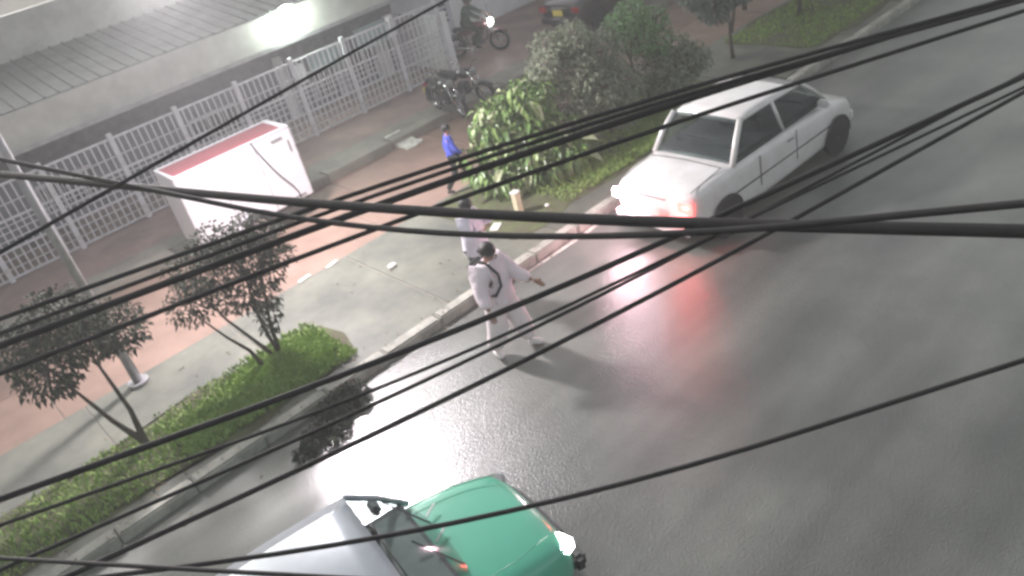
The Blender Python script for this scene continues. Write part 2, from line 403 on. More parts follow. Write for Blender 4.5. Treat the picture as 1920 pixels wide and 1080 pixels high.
grass('grass', [(-6, 3.3, 9.6, 10.95), (1.5, 3.5, 9.7, 10.9), (2.4, 3.65, 9.95, 10.7), (1.2, 3.8, 9.6, 11.1)], 34000, .13, 'bright green grass on the verge below the dark tree')
grass('grass', [(8.6, 13.8, 9.95, 12.3), (9.3, 12.6, 9.9, 11.2), (16.5, 24, 9.8, 12.2)], 26000, .11, 'green grass between the bushes and the road kerb')

n = 900
P = np.stack([np.random.uniform(-4, 14, n), np.concatenate([np.random.normal(9.35, .35, n // 2), np.random.uniform(8.6, 12.4, n - n // 2)]), np.zeros(n)], 1)
P[:, 2] = np.where(P[:, 1] < 9.10, .006, np.where(P[:, 1] < 9.36, .165, .115)); D = np.random.normal(0, 1, (n, 3)); D[:, 2] = .02; L = np.random.uniform(.02, .06, n)
tag(link('leaf_litter', leaf_mesh('leaf_litter', P, D, L, L * .6, fold=.15, droop=.05), mat('dry_leaves', (.20, .15, .07), .8, col2=(.08, .065, .035), scale=4)), 'fallen leaves scattered along the kerb and walkway', 'leaf litter', kind='stuff')

# ------------------------------------------------------------------ trees and shrubs
tree('small_tree', (3.1, 10.75, .1), 'dark twiggy small tree with several thin stems on the grass verge by the road', 'tree',
     [[(0, 0, 0), (-.03, .05, .5), (-.02, .05, 1.0), (.05, .0, 1.6)], [(.02, 0, 0), (.06, .02, .5), (.15, -.05, 1.0), (.3, -.1, 1.7)],
      [(-.06, .02, 0), (-.25, .1, .45), (-.45, .1, .9), (-.6, .1, 1.4)], [(-.3, -.1, 0), (-.4, -.1, .4), (-.62, -.15, .8), (-.8, -.1, 1.2)]],
     [(.42, -.15, 1.85, .30), (.5, -.2, 1.55, .24), (.2, -.1, 1.65, .32), (.0, -.1, 1.95, .32), (-.35, .0, 1.65, .38), (.2, -.25, 1.4, .28), (-.2, -.15, 1.3, .34),
      (-.6, -.05, 1.85, .38), (.3, -.1, 2.1, .25), (.16, -.05, 1.0, .22), (.08, -.05, .75, .2), (.05, 0, .5, .13), (-.8, .1, 1.4, .35), (-.2, .0, 2.1, .28)],
     3900, .08, 'leafdark', twigs=110, stemr=.035)
tree('small_tree', (.9, 10.6, .1), 'dark leafy small tree on the verge furthest to the left, beside the lamp post', 'tree',
     [[(0, 0, 0), (.05, .0, .6), (.0, .05, 1.5)], [(.02, 0, 0), (-.2, .0, .6), (-.4, .05, 1.3)]],
     [(0, 0, 1.9, .45), (-.5, .1, 1.6, .42), (.4, .05, 1.7, .4), (-.1, -.2, 2.3, .4), (-.7, 0, 2.1, .35)], 3200, .09, 'leafdark', twigs=60)

# broad-leaved bush: the large leaves are single objects
bush = empty('broad_leaved_bush', (9.15, 11.45, .1), 0, 'bright green bush with broad drooping leaves at the end of the walkway', 'bush')
bst = MB(); clB = [(-.3, .3, 1.35, .42), (.1, .0, 1.5, .4), (.7, .1, 1.55, .35), (-.65, .45, .55, .5), (-.2, .1, .8, .55), (.25, -.1, .95, .5), (.0, .6, 1.0, .5), (.5, .4, 1.15, .5), (.75, -.2, .7, .45), (-.1, -.45, .45, .42), (.45, -.6, .45, .4), (-.75, -.05, .4, .38), (.35, .15, 1.4, .38), (.8, .5, .9, .4)]
for c in clB:
    bst.tube([(c[0] * .3, c[1] * .3, 0), (c[0] * .6, c[1] * .6, c[2] * .5), (c[0], c[1], c[2] + .1)], [.03, .022, .01], 6)
bst.build('stem', 'bark', bush, smooth=True)
lm = []
for k in range(4):
    Lf = .26 + .03 * k; Wf = .095 + .012 * k; me = bpy.data.meshes.new('leaf'); vs = []; fs = []
    for i, (u, wd, dz) in enumerate(((0, .15, 0), (.25, .8, .03), (.55, 1, -.02), (.8, .65, -.12), (1, .05, -.24))):
        for sgn in (-1, 0, 1): vs.append((u * Lf, sgn * wd * Wf / 2, dz * Lf * 2 + abs(sgn) * .016))
    for i in range(4):
        for s in (0, 1): a = i * 3 + s; fs.append((a, a + 1, a + 4, a + 3))
    me.from_pydata(vs, [], fs); me.materials.append(mat('broad_leaf_%s' % 'abcd'[k], [(.11, .20, .055), (.20, .30, .09), (.075, .14, .04), (.34, .38, .22)][k], .36, var=.25, scale=12)); lm.append(me)
P, d = clump_points(clB, 295)
for i in range(295):
    o = bpy.data.objects.new('leaf', random.choice(lm)); COL.objects.link(o); o.parent = bush; o.location = P[i]
    az = math.atan2(d[i][1], d[i][0]) + random.uniform(-.7, .7)
    o.rotation_euler = (random.uniform(-.5, .5), random.uniform(-.3, 1.1), az); s = random.uniform(.75, 1.25); o.scale = (s, s, s)
P, d = clump_points(clB, 2200)
L = np.random.uniform(.12, .24, 2200)
tag(link('inner_foliage', leaf_mesh('inner_foliage', P * .97, d + np.random.normal(0, .6, (2200, 3)), L, L * .42, droop=.45), 'leafbush', bush), kind='stuff')

tree('shrubby_tree', (11.5, 11.35, .1), 'grey-green shrubby tree with pale bare twigs behind the broad-leaved bush', 'tree',
     [[(0, 0, 0), (.02, .04, .5), (.1, .05, 1.1)], [(0, .05, 0), (-.25, .05, .5), (-.45, -.05, 1.2)], [(.05, 0, 0), (.3, 0, .5), (.55, -.1, 1.0)]],
     [(-.9, -.1, 1.5, .45), (-.5, .4, 1.9, .45), (-.5, -.3, 1.05, .45), (.0, .1, 1.6, .5), (-1.1, .3, 2.1, .35), (.0, -.4, 1.0, .4), (-.7, .0, 2.2, .3), (-.2, .3, .8, .4), (-1.2, -.1, 1.0, .4), (.35, .3, 1.1, .4), (-1.3, .3, 1.5, .4), (-.9, -.3, .7, .4), (-.3, -.5, .6, .4), (-1.5, .1, 1.9, .3)],
     9000, .095, 'leafgrey', 'barkpale', twigs=260, stemr=.05, twigr=.011)
tree('shrubby_tree', (12.5, 11.2, .1), 'mid-green round-topped shrub right of the grey twiggy tree', 'shrub',
     [[(0, 0, 0), (.02, .04, .5), (.05, .05, 1.1)], [(0, .05, 0), (-.2, .05, .5), (-.3, .1, 1.2)]],
     [(.0, .1, 1.6, .42), (-.35, .2, 1.9, .35), (.35, 0, 1.4, .4), (.1, .25, 2.0, .35), (.55, .1, 1.75, .3)], 3000, .085, 'leafmid', twigs=50, stemr=.04)
tree('shrubby_tree', (13.2, 10.9, .1), 'low brownish-green shrub in front of the pale crossing path', 'shrub',
     [[(0, 0, 0), (.02, .04, .3), (.05, .05, .6)]],
     [(.0, .1, .7, .5), (-.45, .0, .5, .45), (.45, 0, .75, .4), (.2, .3, .95, .45), (-.5, .4, .9, .45), (-1.0, .2, .5, .4)], 4200, .1, 'leafgrey', twigs=60, stemr=.04)
tree('young_tree', (15.6, 11.3, .1), 'slim young tree with dull teal leaves standing in the pale crossing path', 'tree',
     [[(0, 0, 0), (-.02, .02, .5), (.0, .0, 1.3)], [(0, 0, .6), (.25, .05, 1.0), (.5, .1, 1.4)]],
     [(.0, .0, 1.6, .45), (-.4, .1, 1.3, .38), (.45, .1, 1.5, .42), (.1, .1, 2.05, .4), (-.35, .1, 1.85, .35), (.8, .2, 1.75, .5), (.6, 0, 2.2, .5), (1.1, .1, 1.4, .45), (1.5, .2, 1.9, .5), (-.7, .3, 1.7, .4), (.2, .4, 2.4, .5), (1.3, 0, 2.4, .45)],
     9000, .11, 'leafteal', twigs=60, stemr=.05)
for i, (x, y, lab, s) in enumerate(((18.6, 11.4, 'dark bushy tree past the crossing path, nearest of the far row', 1.0), (20.6, 10.9, 'second dark bushy tree along the far road verge', 1.15),
                                   (23.2, 11.5, 'third and tallest dark tree on the far road verge', 1.3), (26.5, 11.0, 'last dark tree at the far end of the road verge', 1.3), (18.9, 13.2, 'low teal-leaved bush behind the far row of trees', .7))):
    tree('bushy_tree', (x, y, .1), lab, 'tree', [[(0, 0, 0), (.05, .05, .6 * s), (0, 0, 1.4 * s)]],
         [(a * s, b * s, c * s, r * s) for a, b, c, r in ((0, 0, 1.7, .6), (.6, .1, 1.5, .5), (-.6, .2, 1.4, .5), (.1, -.4, 1.2, .5), (.2, .3, 2.2, .5), (-.3, -.1, 2.0, .45))],
         3600, .12, 'leafteal', twigs=40, stemr=.07)

tree('tree_reflection', (3.25, 9.0, .0), 'dark leafy clump added on the wet road as the mirrored tree crown', 'reflection',  # leafy mesh added to stand in for the tree mirrored in wet asphalt
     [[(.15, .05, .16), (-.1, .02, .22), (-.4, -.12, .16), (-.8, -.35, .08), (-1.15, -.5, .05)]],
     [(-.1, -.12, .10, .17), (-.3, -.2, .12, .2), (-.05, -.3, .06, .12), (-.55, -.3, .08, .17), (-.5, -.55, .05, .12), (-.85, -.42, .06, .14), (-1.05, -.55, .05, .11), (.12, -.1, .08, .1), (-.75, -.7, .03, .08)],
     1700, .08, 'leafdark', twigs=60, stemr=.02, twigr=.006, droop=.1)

# ------------------------------------------------------------------ building with fence
FY = 18.72
bld = empty('low_building', (9, 21, .2), 0, 'low grey building with deep pale roof edge and barred windows behind the white fence', 'building')
def P_(mb, name, m, parent=bld, bevel=0):
    for i, v in enumerate(mb.v): mb.v[i] = (v[0] - 9, v[1] - 21, v[2] - .2)
    return mb.build(name, m, parent, bevel)
def wb(a, b): return MB().b2(a, b)
P_(wb((-12, 20.85, .2), (12.95, 21.0, 1.55)), 'wall', 'wallm')
P_(wb((-12, 20.86, 1.55), (12.95, 21.02, 3.2)), 'upper_wall', 'dark')
P_(wb((12.95, 20.75, .2), (15.0, 21.0, 3.2)), 'side_wall', 'walll')
P_(wb((-12, 21.1, .2), (15, 26, 3.0)), 'core', 'void')
def window(x0, x1, z0, z1, bars=5):
    fr = MB(); t = .05
    fr.b2((x0 - t, 20.79, z0 - t), (x1 + t, 20.848, z0)); fr.b2((x0 - t, 20.79, z1), (x1 + t, 20.848, z1 + t))
    fr.b2((x0 - t, 20.79, z0), (x0, 20.848, z1)); fr.b2((x1, 20.79, z0), (x1 + t, 20.848, z1))
    f = P_(fr, 'window', 'whitem')
    p = wb((x0, 20.82, z0), (x1, 20.845, z1)); 
    for i, v in enumerate(p.v): p.v[i] = (v[0] - 9, v[1] - 21, v[2] - .2)
    p.build('pane', 'void', f)
    for k in range(bars):
        x = x0 + (x1 - x0) * (k + 1) / (bars + 1)
        q = MB().b2((x - .015, 20.77, z0), (x + .015, 20.8, z1))
        for i, v in enumerate(q.v): q.v[i] = (v[0] - 9, v[1] - 21, v[2] - .2)
        q.build('bar', 'whitem', f)
window(9.95, 10.5, .42, 1.12); window(11.25, 11.95, .45, 1.2); window(6.4, 7.6, .6, 1.2, 9); window(2.6, 3.8, .6, 1.2, 9); window(-1.5, .2, .6, 1.2, 9); window(13.45, 13.85, .45, .95, 0)
P_(wb((12.05, 20.72, .2), (12.5, 20.85, 1.55)), 'door', 'wallw', bevel=.01)
P_(wb((9.0, 20.7, .2), (9.25, 20.84, 1.9)), 'pilaster', 'wallw', bevel=.01)
P_(wb((10.65, 20.7, .2), (10.9, 20.84, 1.5)), 'pilaster', 'walll', bevel=.01)
P_(wb((9.55, 19.9, 1.3), (10.6, 19.96, 1.85)), 'hanging_board', 'teal', bevel=.01)
P_(wb((11.1, 19.9, 1.35), (12.1, 19.96, 1.95)), 'hanging_board', 'teal', bevel=.01)
P_(wb((12.12, 19.88, 1.4), (12.4, 20.0, 2.0)), 'meter_box', 'wallw', bevel=.015)
P_(wb((9.1, 19.88, 1.2), (9.4, 20.0, 1.7)), 'meter_box', 'wallw', bevel=.015)
for k in range(4): P_(wb((14.35, 20.7, .95 + k * .16), (14.8, 20.75, 1.02 + k * .16)), 'vent_slot', 'dark')
P_(wb((13.3, 20.68, 1.3), (13.95, 20.74, 1.42)), 'shelf', 'wallw')
# roof: deep pale edge, then roof sheets behind
P_(wb((-14, 19.25, 2.42), (13.2, 19.33, 3.18)), 'fascia', 'roof', bevel=.01)
P_(wb((-14, 19.22, 2.38), (13.22, 19.26, 2.48)), 'gutter', 'steel')
P_(wb((-14, 19.33, 2.36), (13.2, 21.3, 2.42)), 'soffit', 'dark')
for k in range(92):
    x = -14 + k * .3
    mb = MB().box((x + .145, 20.95, 3.42), (.285, 3.3, .03), rx=R(8)).box((x + .29, 20.95, 3.455), (.03, 3.3, .04), rx=R(8))
    P_(mb, 'roof_sheet', 'rooft')
P_(wb((-14, 22.6, 3.2), (13.2, 22.9, 4.6)), 'parapet', 'roof', bevel=.02)
# globe lamp
gl = empty('wall_lamp', (9.05, 19.05, 2.98), 0, 'bright greenish-white lamp fixed to the pale roof edge', 'lamp')
MB().ball((0, -.05, 0), .31, 20, 14).build('globe', 'globe', gl, smooth=True)
MB().tube([(0, .2, .05), (0, .1, .2), (0, 0, .22)], .03, 8).build('bracket', 'steel', gl)
ld = bpy.data.lights.new('globe_light', 'POINT'); ld.energy = GLOBE_W; ld.shadow_soft_size = .2; ld.color = (.85, 1, .88)
lo = bpy.data.objects.new('globe_light', ld); COL.objects.link(lo); lo.parent = gl; lo.location = (0, -.42, -.1)

fen = empty('steel_fence', (9, FY, .2), 0, 'white steel grille fence with thick posts in front of the low building', 'fence')
pm = MB().box((0, 0, 1.0), (.11, .1, 2.0)).mesh('post', bevel=.01); pm.materials.append(M['whitem'])
bm_ = MB().box((0, 0, .97), (.03, .026, 1.8)).mesh('bar'); bm_.materials.append(M['whitem'])
rm = MB().box((.75, 0, 0), (1.4, .035, .045)).mesh('rail'); rm.materials.append(M['whitem'])
hm = MB().box((.75, 0, 0), (1.4, .02, .02)).mesh('crossbar'); hm.materials.append(M['whitem'])
def put(name, me, parent, loc, rz=0):
    o = bpy.data.objects.new(name, me); COL.objects.link(o); o.parent = parent; o.location = loc; o.rotation_euler = (0, 0, rz); return o
nspan = 13
for s in range(nspan + 1):
    x = 13.05 - 9 - s * 1.5
    put('post', pm, fen, (x, 0, 0))
    if s == nspan: break
    xs = x - 1.5
    for z in (.06, .62, 1.2, 1.88): put('rail', rm, fen, (xs, .03, z))
    for z in (.24, .43, .8, .95, 1.08, 1.5): put('crossbar', hm, fen, (xs, .045, z))
    for k in range(9): put('bar', bm_, fen, (xs + .15 + k * .15, 0, 0))
sg = empty('gate_panel', (13.12, FY, .2), 0, 'white side panel closing the fence end beside the parked motorcycles', 'gate')
MB().b2((-.02, .06, 0), (.1, 2.0, 1.5)).build('panel', 'wallw', sg, bevel=.01)
MB().box((.06, 0, .8), (.2, .12, 1.6)).build('post', 'wallw', sg, bevel=.01)

wh = empty('white_house', (16.5, 21.6, .2), 0, 'plain white house wall with grey door behind the helmeted rider', 'building')
MB().b2((-1.45, -.2, 0), (.05, 4, 3.2)).build('wall', 'wallw', wh, bevel=.01)
MB().b2((.052, -.05, 0), (2.6, 4, 3.2)).build('wall', 'wallw', wh, bevel=.01)
MB().b2((.15, -.1, .9), (.55, -.053, 2.2)).build('shutter', 'walll', wh, bevel=.008)
MB().b2((-1.6, -.35, 3.2), (2.7, 4.1, 3.35)).build('roof', 'roof', wh, bevel=.02)
fb = empty('far_building', (24, 21, .2), 0, 'far brownish building beyond the white house', 'building')
MB().b2((-4.6, 0, 0), (14, 5, 3.5)).build('wall', mat('brown_plaster', (.26, .19, .17), .8, var=.2, scale=2), fb)
MB().b2((-4.7, -.4, 3.5), (14.2, 5.2, 3.65)).build('roof', 'rooft', fb)
for k in range(4): MB().b2((-3.6 + k * 3, -.03, 1.0), (-2.6 + k * 3, 0.02, 2.2)).build('window', 'void', fb)
lw = empty('low_wall', (19.2, 19.6, .2), R(4), 'low brown garden wall with pale step beyond the rider', 'wall')
MB().b2((-1.0, 0, 0), (7, .25, .75)).build('wall_body', mat('brown_render', (.22, .15, .135), .8, var=.2, scale=3), lw, bevel=.02)
MB().b2((-1.5, -.5, 0), (-.5, -.05, .16)).build('step', 'kerbwhite', lw, bevel=.02)

# ------------------------------------------------------------------ kiosk
ki = empty('box_trailer', (3.85, 14.9, .04), 0, 'tall white box trailer with a red roof panel parked on the service road', 'trailer')
W_, D_, Z0, H_ = 2.45, .95, .42, 1.86
MB().b2((0, 0, Z0), (W_, D_, H_)).build('cabinet', 'kiosk', ki, bevel=.02)
MB().b2((.06, .05, H_), (W_ - .12, D_ - .08, H_ + .02)).build('roof_panel', 'red', ki, bevel=.004)
for a, b in (((0, 0, H_), (W_, .05, H_ + .04)), ((0, D_ - .08, H_), (W_, D_, H_ + .04)), ((0, .05, H_), (.06, D_ - .08, H_ + .04)), ((W_ - .12, .05, H_), (W_, D_ - .08, H_ + .04))):
    MB().b2(a, b).build('rim', 'kiosk', ki, bevel=.008)
for q in ((.0, .03), (.8, .83), (1.62, 1.65), (2.42, 2.45)): MB().b2((q[0], -.008, Z0 + .02), (q[1], 0.0, H_ - .02)).build('panel_strip', 'whitem', ki)
MB().b2((W_ - .46, -.02, H_ - .14), (W_ - .22, -.008, H_ - .11)).build('handle', 'steel', ki)
MB().b2((W_ - .14, -.02, H_ - .45), (W_ - .11, -.008, H_ - .22)).build('handle', 'steel', ki)
MB().b2((W_ - .45, -.015, Z0 + .07), (W_ - .15, -.002, Z0 + .1)).build('vent_slot', 'steel', ki)
MB().b2((W_ - 1.6, -.015, Z0 + .15), (W_ - 1.3, -.002, Z0 + .18)).build('vent_slot', 'steel', ki)
MB().b2((.1, .12, Z0 - .1), (W_ - .05, D_ - .12, Z0)).build('chassis', 'plastic', ki)
for y in (-.02, D_ + .02):
    w_ = MB().torus((1.15, y, .31), .23, .08, 'y', 28, 10).build('wheel', 'rubber', ki, smooth=True); MB().disc((1.15, y, .31), .17, .08, 'y', 20).build('rim', 'alloy', w_)
    MB().tube([(1.15 + .36 * math.cos(a), y, .31 + .36 * math.sin(a)) for a in np.linspace(R(5), R(175), 12)], .03, 6).build('wheel_arch', 'whitem', ki, smooth=True)
for x in (.15, W_ - .2): MB().tube([(x, D_ / 2, Z0 - .05), (x, D_ / 2, 0)], .03, 8).build('prop_leg', 'steel', ki)
MB().tube([(W_ - .8 + q[0], -.025, q[1]) for q in ((-.05, 1.9), (.0, 1.72), (.08, 1.5), (.2, 1.2), (.3, 1.0), (.42, .8), (.5, .6), (.52, .4))], .012, 6).build('power_cord', 'plastic', ki, smooth=True)

# ------------------------------------------------------------------ street lamp (lights the road)
sl = empty('street_lamp', (1.4, 12.25, .1), 0, 'tall steel street lamp on the walkway edge behind the leftmost dark tree', 'street lamp')
MB().tube([(0, 0, 0), (0, 0, 3), (.03, .02, 5.0), (.5, .2, 5.55), (2.8, .9, 5.62)], [.075, .06, .05, .04, .035], 12).build('pole', 'steel', sl, smooth=True)
MB().disc((0, 0, .03), .16, .06, 'z').build('base', 'steel', sl)
MB().ball((3.05, 1.0, 5.60), .3, 16, 8, (1.2, 1, .3)).build('lamp_head', 'steel', sl, smooth=True)
MB().ball((3.05, 1.0, 5.54), .26, 16, 8, (1.2, 1, .28)).build('lens', 'lampon', sl, smooth=True)
ld = bpy.data.lights.new('street_light', 'SPOT'); ld.spot_size = R(160); ld.spot_blend = .6; ld.energy = STREET_LAMP_W; ld.shadow_soft_size = .3; ld.color = (1, .90, .95)
lo = bpy.data.objects.new('street_light', ld); COL.objects.link(lo); lo.parent = sl; lo.location = (3.05, 1.0, 5.28); lo.rotation_euler = (R(-42), 0, 0)

# ------------------------------------------------------------------ cars
def wheel(car, x, y, r=.30, side=1):
    t = MB().torus((x, y, r), r - .075, .075, 'y', 28, 10).build('wheel', 'rubber', car, smooth=True)
    rim = MB().disc((x, y + side * .02, r), r - .11, .09, 'y', 24); rim.build('rim', 'alloy', t)
    h = MB()
    for k in range(5):
        a = k * 2 * math.pi / 5; h.box((x + math.cos(a) * .09, y + side * .07, r + math.sin(a) * .09), (.14, .015, .035), ry=-a)
    h.disc((x, y + side * .072, r), .035, .02, 'y', 12); h.build('hub', 'plastic', t)
def car(name, label, loc, rz, paint, st, cab, roofp=None, glass='glass', head='headoff', tails=('tailoff', 'tailoff'), heads=None, plate='plate', interior=False, group=None):
    """st: stations (x, halfwidth, z_bottom, z_top); cab: dict with base/top ring"""
    c = empty(name, loc, rz, label, 'car', group); roofp = roofp or paint
    secs = []
    for x, hw, zb, zt in st:
        half = [(0, zt + .028), (hw * .35, zt + .024), (hw * .7, zt + .008), (hw * .86, zt - .012), (hw * .95, zt - .05), (hw * .99, zt - .13), (hw, zt - .28 if zt > .75 else zt - .2), (hw * .995, .40 if zt > .6 else zb + .1), (hw * .96, zb + .06), (hw * .85, zb)]
        secs.append([(x, y, z) for y, z in half] + [(x, -y, z) for y, z in reversed(half[1:])])
    body = MB().loft(secs).build('body', paint, c, smooth=True)
    md = body.modifiers.new('Subdivision', 'SUBSURF'); md.levels = 1; md.render_levels = 2
    zb, zt = cab['zb'], cab['zt']; b = cab['base']; t = cab['top']; wb_, wt = cab['wb'], cab['wt']  # base (xr, xf), top (xr, xf)
    B = {(-1, s): Vector((b[0], s * wb_, zb)) for s in (-1, 1)}; B.update({(1, s): Vector((b[1], s * wb_ * .97, zb)) for s in (-1, 1)})
    T = {(-1, s): Vector((t[0], s * wt * .94, zt - .02)) for s in (-1, 1)}; T.update({(1, s): Vector((t[1], s * wt, zt - .03)) for s in (-1, 1)})
    def pane(nm, q, bulge, parent=c, inset=.0, m=glass):
        n_ = 6; vs = []; a, b2_, c_, d_ = q; nrm = (b2_ - a).cross(d_ - a).normalized()
        for j in range(n_ + 1):
            for i in range(n_ + 1):
                u, v = inset + (1 - 2 * inset) * i / n_, inset + (1 - 2 * inset) * j / n_
                p = a * (1 - u) * (1 - v) + b2_ * u * (1 - v) + c_ * u * v + d_ * (1 - u) * v + nrm * bulge * math.sin(math.pi * u)
                vs.append(p)
        fs = [(j * (n_ + 1) + i, j * (n_ + 1) + i + 1, (j + 1) * (n_ + 1) + i + 1, (j + 1) * (n_ + 1) + i) for j in range(n_) for i in range(n_)]
        return MB().add(vs, fs).build(nm, m, parent, smooth=True)
    pane('windscreen', (B[1, -1], B[1, 1], T[1, 1], T[1, -1]), .09)
    pane('rear_window', (B[-1, 1], B[-1, -1], T[-1, -1], T[-1, 1]), .06)
    for s in (-1, 1):
        mb = B[-1, s].lerp(B[1, s], .52); mt = T[-1, s].lerp(T[1, s], .5)
        q1 = (B[1, s], mb, mt, T[1, s]) if s > 0 else (mb, B[1, s], T[1, s], mt)
        q2 = (mb, B[-1, s], T[-1, s], mt) if s > 0 else (B[-1, s], mb, mt, T[-1, s])
        pane('side_window', q1, .0, m='glass'); pane('side_window', q2, .0, m='glass')
        MB().tube([B[1, s], B[1, s].lerp(T[1, s], .5) + Vector((.02, s * .01, .01)), T[1, s]], .032, 8).build('pillar', roofp, c, smooth=True)
        MB().tube([mb, mt], .035, 8).build('pillar', roofp, c, smooth=True)
        MB().tube([B[-1, s] + Vector((0, 0, -.02)), B[-1, s].lerp(T[-1, s], .5) + Vector((-.02, s * .01, .01)), T[-1, s]], .05, 8).build('pillar', roofp, c, smooth=True)
        MB().tube([B[-1, s], B[1, s]], .02, 6).build('window_trim', 'plastic', c)
        MB().box((b[1] - .28, s * (wb_ + .12), zb + .06), (.10, .2, .13)).build('mirror', paint if not interior else 'plastic', c, bevel=.03)
        MB().box((.12, s * (st[len(st) // 2][1] + .004), zb - .16), (.16, .02, .03)).build('door_handle', 'chrome', c)
        MB().box((.30, s * (st[len(st) // 2][1] + .0), zb - .32), (.008, .012, .5)).build('door_seam', 'plastic', c)
    rs = []
    for k in range(7):
        u = k / 6; x = t[0] + (t[1] - t[0]) * u; hw = wt * (.94 + .06 * u); e = .035 * math.sin(math.pi * u) 
        rs.append([(x, hw * yy, zt - .035 + e + .055 * (1 - yy * yy)) for yy in (-1.03, -.8, -.4, 0, .4, .8, 1.03)] + [(x, hw * yy, zt - .075) for yy in (1.0, .4, -.4, -1.0)])
    MB().loft(rs).build('roof', roofp, c, smooth=True)
    # wheels, arches
    L0, L1 = st[0][0], st[-1][0]; hw = max(s_[1] for s_ in st)
    for x in (L0 + .72, L1 - .75):
        for s in (-1, 1):
            wheel(c, x, s * (hw - .075), side=s)
            ar = MB(); pts = [(x + .36 * math.cos(a), s * (hw + .004), .31 + .36 * math.sin(a)) for a in np.linspace(0, math.pi, 12)]
            ar.tube(pts, .018, 6); ar.build('wheel_arch', 'plastic', c, smooth=True)
            MB().disc((x, s * (hw - .02), .32), .345, .05, 'y', 24).build('wheel_well', 'void', c)
    for s, tm in zip((1, -1), tails):
        MB().box((L0 - .005, s * (st[1][1] - .13), st[1][3] - .17), (.07, .26, .15)).build('taillight', tm, c, bevel=.02)
    for s, hm_ in zip((1, -1), heads or (head, head)):
        MB().box((L1 - .13, s * (st[-2][1] - .2), st[-2][3] - .12), (.2, .24, .13), rz=-s * .35).build('headlight', hm_, c, bevel=.03)
    MB().box((L0 - .03, 0, .42), (.12, hw * 1.72, .2)).build('bumper', paint, c, bevel=.04)
    MB().box((L1 + .0, 0, .38), (.14, hw * 1.6, .2)).build('bumper', 'plastic' if interior else paint, c, bevel=.04)
    MB().box((L0 - .075, 0, .66 if not interior else .5), (.02, .36, .16)).build('number_plate', plate, c)
    MB().box((L1 - .0, 0, .55), (.06, .7, .09)).build('grille', 'plastic', c)
    MB().tube([(L0 + .12, -hw * .78, st[1][3] + .02), (b[0] - .18, -hw * .80, zb + .028), (b[0] - .18, 0, zb + .055), (b[0] - .18, hw * .80, zb + .028), (L0 + .12, hw * .78, st[1][3] + .02)], .006, 6).build('boot_seam', 'plastic', c)
    MB().box((L0 + .02, 0, st[1][3] - .12), (.02, .5, .03)).build('chrome_strip', 'chrome', c)
    MB().tube([(L0 + .5, hw + .002, .62), (L1 - .5, hw + .002, .60)], .010, 6).build('side_moulding', 'plastic', c)
    MB().tube([(L0 + .5, -hw - .002, .62), (L1 - .5, -hw - .002, .60)], .010, 6).build('side_moulding', 'plastic', c)
    for s in (-1, 1): MB().box((b[0] + .55, s * (hw + .001), zb - .32), (.008, .012, .5)).build('door_seam', 'plastic', c)
    # interior
    ii = MB().b2((b[0] + .06, -wb_ + .05, zb + .0), (b[1] - .06, wb_ - .05, zb + .072)); ii.build('cabin_floor', 'cabin', c)
    for s in (-1, 1):
        se = MB(); xs = (t[0] + t[1]) / 2 + .1
        se.box((xs, s * .34, zb - .05), (.48, .46, .16)); se.box((xs - .26, s * .34, zb + .12), (.14, .44, .42), ry=R(-12)); se.box((xs - .31, s * .34, zb + .36), (.08, .22, .12), ry=R(-12))
        se.build('seat', 'cabin', c, bevel=.04)
    MB().box((b[0] + .45, 0, zb + .02), (.18, wb_ * 1.6, .36), ry=R(-15)).build('rear_seat', 'cabin', c, bevel=.05)
    db = MB().box((b[1] - .27, 0, zb + .07), (.34, wb_ * 1.7, .07)); db.build('dashboard', 'cabinl' if interior else 'cabin', c, bevel=.03)
    sw = MB().torus((0, 0, 0), .17, .018, 'z', 24, 8); sw.box((0, 0, 0), (.32, .05, .02)); o = sw.build('steering_wheel', 'plastic', c, smooth=True); o.location = (b[1] - .52, .34, zb + .16); o.rotation_euler = (0, R(-62), 0)
    for s in (-.35, .3):
        MB().tube([(b[1] + .05, s, zb + .02), (b[1] - .02, s + .1, zb + .065), (b[1] - .22, s + .42, zb + .19)], .010, 6).build('wiper', 'plastic', c)
    return c

sed_st = [(-2.1, .66, .38, .78), (-2.02, .74, .27, .90), (-1.75, .79, .20, .97), (-1.2, .81, .18, .99), (-.5, .82, .18, .97), (.4, .82, .18, .95), (1.0, .81, .18, .92), (1.55, .79, .2, .84), (1.95, .74, .26, .74), (2.1, .62, .36, .64)]
wc = car('car', 'white saloon car seen from behind with its red taillight lit, driving away', (10.58, 7.66, 0), R(-1), 'carwhite', [(a * 1.08, b * 1.04, c * 1.0, d * 1.05) for a, b, c, d in sed_st],
    dict(zb=1.02, zt=1.56, base=(-1.24, 1.35), top=(-.80, .75), wb=.75, wt=.66), tails=('tailpink', 'tailon'), head='headoff', plate='platew')
def lamp(parent, loc, e, col, size=.05, spot=None):
    l_ = bpy.data.lights.new('lamp_light', 'SPOT' if spot else 'POINT'); l_.energy = e; l_.color = col; l_.shadow_soft_size = size
    o = bpy.data.objects.new('lamp_light', l_); COL.objects.link(o); o.parent = parent; o.location = loc
    if spot: l_.spot_size = spot[0]; l_.spot_blend = .7; o.rotation_euler = spot[1]
    return o
for s in (1, -1): lamp(wc, (-2.42, s * .6, .76), 8 if s < 0 else 22, (1, .09, .08) if s < 0 else (1, .6, .7), .06)

